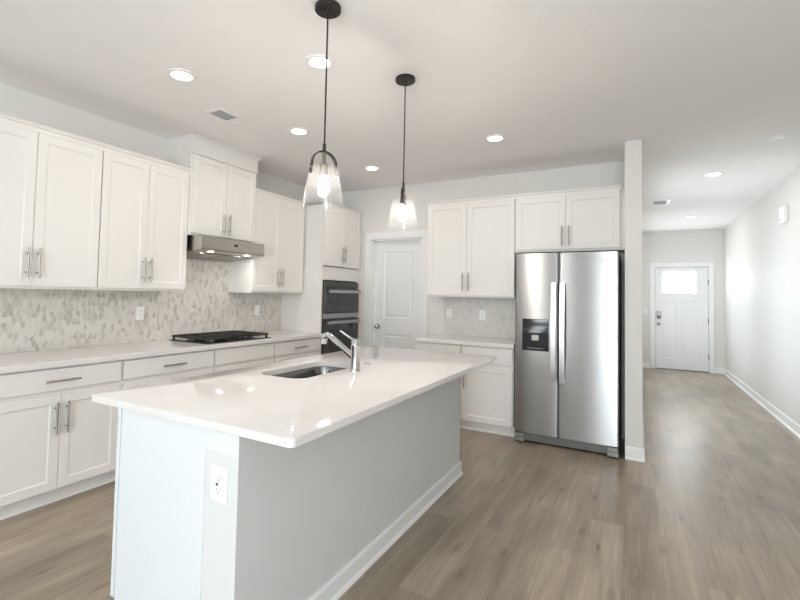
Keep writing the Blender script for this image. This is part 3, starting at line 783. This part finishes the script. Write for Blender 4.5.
# faucet
fx, fy = 2.354, 2.328
t = thing('faucet', 'chrome single-lever pull-out faucet beside the island sink', 'faucet', (fx, fy, CT1))
MB().lathe([(0, .0005), (.033, .0005), (.033, .006), (.029, .010), (.0275, .02), (.0275, .150), (.0285, .152), (.0285, .156), (.0275, .158), (.027, .184), (.022, .190), (0, .192)], n=36).build('faucet_body', M_CHROME, t)
MB().tube([(-.010, 0, .078), (-.05, 0, .105), (-.12, 0, .153), (-.175, 0, .190), (-.200, 0, .202), (-.214, 0, .201)], [.019, .018, .0165, .0165, .0165, .0165], n=20).build('spout', M_CHROME, t)
MB().tube([(-.206, 0, .203), (-.228, 0, .194), (-.237, 0, .176), (-.239, 0, .147)], [.019, .021, .022, .020], n=20).build('spray_head', M_CHROME, t)
MB().tube([(0, 0, .182), (-.03, 0, .190), (-.07, 0, .210), (-.118, 0, .235)], [.010, .008, .006, .0055], n=12).build('lever', M_CHROME, t)
# small chrome button to the right of the faucet (air switch)
t = MB().lathe([(0, .0005), (.022, .0005), (.022, .005), (.012, .008), (0, .0085)], (0, 0, 0), n=24).build('air_switch', M_CHROME, None, (2.285, 2.590, CT1))
tag(t, 'small flat chrome button on the island worktop just right of the faucet', 'switch')

# ================================================================= FRIDGE
f0, f1 = 2.802, 3.694
fm = (f0+f1)/2; FY = B-.696
t = thing('refrigerator', 'stainless side-by-side refrigerator with ice dispenser beside the wall end', 'refrigerator', (fm, FY+.085, 0))
yy = lambda v: v-(FY+.085)
X = lambda v: v-fm
m = MB().box(X(f0+.004), X(f1+.002), .004, yy(B-.03), .025, 1.782, .004)
m.build('cabinet_body', M_BLACKP, t)
def fdoor(x0, x1):
    m = MB(); n = 40; fr = .012
    prof = []
    for i in range(n+1):
        u = i/n; x = x0+(x1-x0)*u; b = .005*(1-(2*u-1)**2)       # gently bowed front
        e = min(u, 1-u)*(x1-x0); r = 0
        if e < fr: r = fr-math.sqrt(max(0, fr*fr-(fr-e)**2))
        prof.append((x, -.073-b+r*.8))
    poly = [(x1, 0.0), (x0, 0.0)] + prof
    m.prism(poly, 'z', .098, 1.800)
    return m
DL = (X(f0), X(3.193)); DR = (X(3.201), X(f1))
dl = fdoor(*DL).build('door', M_STEEL, t, smooth=30); dr = fdoor(*DR).build('door', M_STEEL, t, smooth=30)
def fhandle(x, parent):
    pts = []
    for i in range(13):
        u = i/12; zq = .604+(1.520-.604)*u
        pts.append((x, -.112-.028*math.sin(PI*u)**.7, zq))
    m = MB().sweep(pts, .021, .009, (1, 0, 0))
    for zq in (.615, 1.508): m.box(x-.021, x+.021, -.118, -.070, zq-.012, zq+.012, .004)
    return m.build('handle', M_HANDLE, parent)
fhandle(X(3.160), dl); fhandle(X(3.234), dr)
# dispenser
ax0, ax1, az0, az1 = X(2.872), X(3.112), .876, 1.176
yd = -.0875
dp = MB().box(ax0, ax1, yd, yd+.02, 1.040, az1, .004).build('dispenser', M_BLACKG, dl)
m = MB().box(ax0, ax0+.022, yd, yd+.02, az0, 1.040, .003).box(ax1-.022, ax1, yd, yd+.02, az0, 1.040, .003).box(ax0, ax1, yd, yd+.02, az0, az0+.02, .003)
m.box(ax0+.02, ax1-.02, yd+.006, yd+.02, az0+.01, 1.045)
m.build('recess', M_BLACKP, dp)
xm = (ax0+ax1)/2
MB().box(xm-.038, xm+.038, yd+.001, yd+.016, 1.040, 1.072, .006).build('spout', M_GREYP, dp)
MB().box(xm-.032, xm+.032, yd+.001, yd+.010, .972, 1.025, .003).build('paddle', M_NICK, dp)
MB().box(xm-.07, xm+.07, yd-.004, yd+.014, az0+.018, az0+.028, .002).build('drip_tray', M_GREYP, dp)
MB().box(xm-.075, xm+.075, yd-.0006, yd+.001, 1.105, 1.155).build('display', M_BLACKG, dp)
MB().box(X(3.560), X(3.642), -.0858, -.0805, 1.712, 1.738, .001).build('badge', M_NICK, dr)
# base grille and feet
m = MB().box(X(f0+.06), X(f1-.06), -.055, .0, .020, .092, .004)
for i in range(5): m.box(X(f0+.09), X(f1-.09), -.058, -.05, .030+.012*i, .035+.012*i)
m.build('base_grille', M_GREYP, t)
for a in (f0+.004, f1-.094):
    MB().box(X(a), X(a+.09), -.088, .0, .012, .050, .004).box(X(a)+.004, X(a)+.086, -.078, .0, .050, .088, .004).build('foot_cover', M_FOOT, t)
    MB().cyl((X(a+.045), -.03, 0), (X(a+.045), -.03, .02), .02, n=16).build('foot', M_BLACKP, t)
for x in (X(f0+.05), X(f1-.05)): MB().box(x-.035, x+.035, -.05, .06, 1.7825, 1.806, .006).build('hinge_cover', M_BLACKP, t)

# ================================================================= CEILING FITTINGS
def can(label, x, y, power, group):
    t = thing('recessed_light', label, 'ceiling light', (x, y, ZC), 0, group)
    MB().lathe([(.062, -.0006), (.092, -.0006), (.090, -.006), (.072, -.009), (.064, -.008), (.062, -.0006)], n=40).build('trim_ring', M_PLATE, t)
    MB().lathe([(0, -.0055), (.064, -.0055), (.064, -.001), (0, -.001)], n=40).build('diffuser', M_CAN, t)
    area_light('lamp', (0, 0, -.012), (0, 0, -1), .12, .12, power, C_WARM, 'DISK', parent=t)
gk = 'recessed lights in the kitchen ceiling'; gh = 'recessed lights in the hall ceiling'
can('lit round recessed light nearest the left wall cabinets, left of the ceiling vent', 1.236, 1.894, P_CAN, gk)
can("lit round recessed light right behind the nearer pendant's rod", 2.148, 2.173, P_CAN, gk)
can('lit round recessed light right of the square vent, before the hood cabinet', 1.267, 3.041, P_CAN, gk)
can('lit round recessed light between the two pendant rods, nearest the oven cabinet', 1.259, 4.310, P_CAN, gk)
can('lit round recessed light in front of the back wall cabinets, right of both pendants', 2.736, 3.953, P_CAN, gk)
can('nearer lit recessed light in the hall ceiling', 4.577, 6.132, P_CAN, gh)
can('farther lit recessed light in the hall ceiling close to the front door', 4.610, 9.131, P_CAN, gh)

def pendant(label, x, y, ang):
    t = thing('pendant_light', label, 'pendant light', (x, y, ZC), ang, 'pendant lights over the island')
    q = lambda v: v-ZC
    MB().lathe([(0, -.0006), (.063, -.0006), (.064, -.003), (.064, -.022), (.061, -.025), (.014, -.026), (.012, -.034), (0, -.034)], n=40).build('ceiling_canopy', M_BLACKM, t)
    r = MB().cyl((0, 0, q(2.062)), (0, 0, -.033), .0042, n=12)
    r.cyl((0, 0, q(2.055)), (0, 0, q(2.10)), .008, n=12)
    for dx in (-.03, .03): r.cyl((dx, 0, -.024), (dx, 0, -.031), .005, n=10)
    r.build('rod', M_BLACKM, t)
    # arched strap
    R_, zs = .066, q(2.000); pts = [(-R_-.004, 0, q(1.945))]
    for i in range(17):
        a = PI - PI*i/16; pts.append((R_*math.cos(a), 0, zs+.062*math.sin(a)))
    pts.append((R_+.004, 0, q(1.945)))
    st = MB().sweep(pts, .0105, .0028, (0, 1, 0))
    for s in (-1, 1): st.cyl((s*(R_-.008), 0, q(1.958)), (s*(R_+.012), 0, q(1.958)), .0055, n=10)
    st.build('strap', M_BLACKM, t)
    MB().lathe([(0, q(2.062)), (.008, q(2.062)), (.008, q(2.002)), (.020, q(1.998)), (.0205, q(1.945)), (.017, q(1.943)), (0, q(1.944))], n=24).build('socket', M_BRONZE, t)
    # clear glass bell, open at the bottom
    po = [(.064, q(1.9815)), (.070, q(1.980)), (.0735, q(1.972)), (.080, q(1.92)), (.091, q(1.86)), (.101, q(1.803)), (.1025, q(1.798)), (.0990, q(1.798)), (.0890, q(1.86)), (.0780, q(1.92)), (.0708, q(1.970)), (.0680, q(1.977)), (.064, q(1.9785))]
    MB().lathe(po, n=56, close=True).build('glass_shade', M_GLASS, t)
    MB().lathe([(0, q(1.944)), (.013, q(1.943)), (.014, q(1.930)), (.019, q(1.910)), (.025, q(1.885)), (.025, q(1.870)), (.019, q(1.852)), (.009, q(1.846)), (0, q(1.845))], n=24).build('bulb', M_BULB, t)
pendant('nearer and larger-looking clear glass pendant on a black rod over the island', 2.508, 1.760, math.radians(66))
pendant('farther clear glass pendant over the island, in front of the pantry door', 2.520, 2.595, math.radians(112))

def vent(label, x, y, sx_, sy_, gx, gy, group=None):
    t = thing('ceiling_vent', label, 'vent', (x, y, ZC), 0)
    MB().box(-sx_/2, sx_/2, -sy_/2, sy_/2, -.007, -.0006, .002).build('frame', M_PLATE, t)
    MB().box(gx[0], gx[1], gy[0], gy[1], -.0085, -.0068).build('backing', M_VENTG, t)
    n = int((gy[1]-gy[0])/.016)
    m = MB()
    for i in range(n):
        y0 = gy[0]+(i+.5)*(gy[1]-gy[0])/n; m.box(gx[0], gx[1], y0-.003, y0+.003, -.0125, -.0083)
    m.build('louvres', M_VENTG, t)
vent('white ceiling vent with a grey grille above the hood cabinet', .955, 2.515, .17, .29, (-.055, .065), (-.115, .05))
vent('small white ceiling vent in the hall, left of the recessed lights', 4.122, 7.58, .23, .33, (-.08, .08), (-.12, .12))
t = thing('smoke_detector', 'round white smoke detector on the ceiling at upper right', 'smoke detector', (4.88, 4.97, ZC))
MB().lathe([(0, -.0006), (.075, -.0006), (.075, -.010), (.066, -.013), (0, -.013)], n=40).build('base_plate', M_PLATE, t)
MB().lathe([(0, -.0135), (.062, -.0135), (.060, -.034), (.046, -.043), (0, -.044)], n=40).build('cover', M_PLATE, t)
t = thing('door_chime', 'small white chime box high on the right hall wall', 'door chime', (XR, 6.670, 2.275), -PI/2)
MB().box(-.085, .085, -.045, -.0006, 0, .185, .008).build('cover', M_PLATE, t)
MB().box(-.06, .06, -.0465, -.044, .04, .048).build('slot', M_VENTG, t)

# ================================================================= OUTLETS
# local: plate on the wall at y=0 facing -y
def duplex(label, loc, rz, kind='outlet', w=.072, h=.115):
    nm = 'wall_outlet' if kind != 'switch' else 'light_switch'
    t = thing(nm, label, 'outlet' if kind != 'switch' else 'light switch', loc, rz)
    MB().box(-w/2, w/2, -.006, -.0004, -h/2, h/2, .003).build('plate', M_PLATE, t)
    if kind == 'switch':
        MB().box(-.017, .017, -.0085, -.0055, -.033, .033, .002).build('rocker', M_PLATE, t); return t
    f = MB().box(-.017, .017, -.0078, -.0055, -.034, .034, .002).build('receptacle', M_PLATE, t)
    for dz in (-.020, .020):
        m = MB()
        m.box(-.0075, -.0055, -.0081, -.0075, dz-.001, dz+.007); m.box(.0055, .0075, -.0081, -.0075, dz-.001, dz+.007); m.cyl((0, -.0081, dz-.008), (0, -.0075, dz-.008), .0026, n=10)
        m.build('socket', M_SLOT, f)
    if kind == 'gfci':
        m = MB().box(-.012, -.001, -.0088, -.0075, -.005, .005, .001).build('test_button', M_SLOT, f)
        MB().box(.001, .012, -.0088, -.0075, -.005, .005, .001).build('reset_button', M_PLATE, f)
    return t
duplex('white outlet in the backsplash left of the cooktop', (.009, 2.464, 1.167), RL)
duplex('white outlet in the backsplash right of the cooktop, under the upper cabinet', (.009, 3.883, 1.167), RL)
duplex('left of the two white outlets in the back wall backsplash', (1.868, B-.009, 1.170), 0)
duplex('right of the two white outlets in the back wall backsplash, nearer the fridge', (2.276, B-.009, 1.168), 0)
duplex('white outlet with test buttons on the near end of the island', (2.541, BY0+.004, .692), 0, 'gfci', .082, .125)
duplex('white outlet low on the right hall wall near the front door', (XR, 8.817, .395), -PI/2)
duplex('white light switch on the end wall left of the front door', (3.985, YF, 1.154), 0, 'switch')
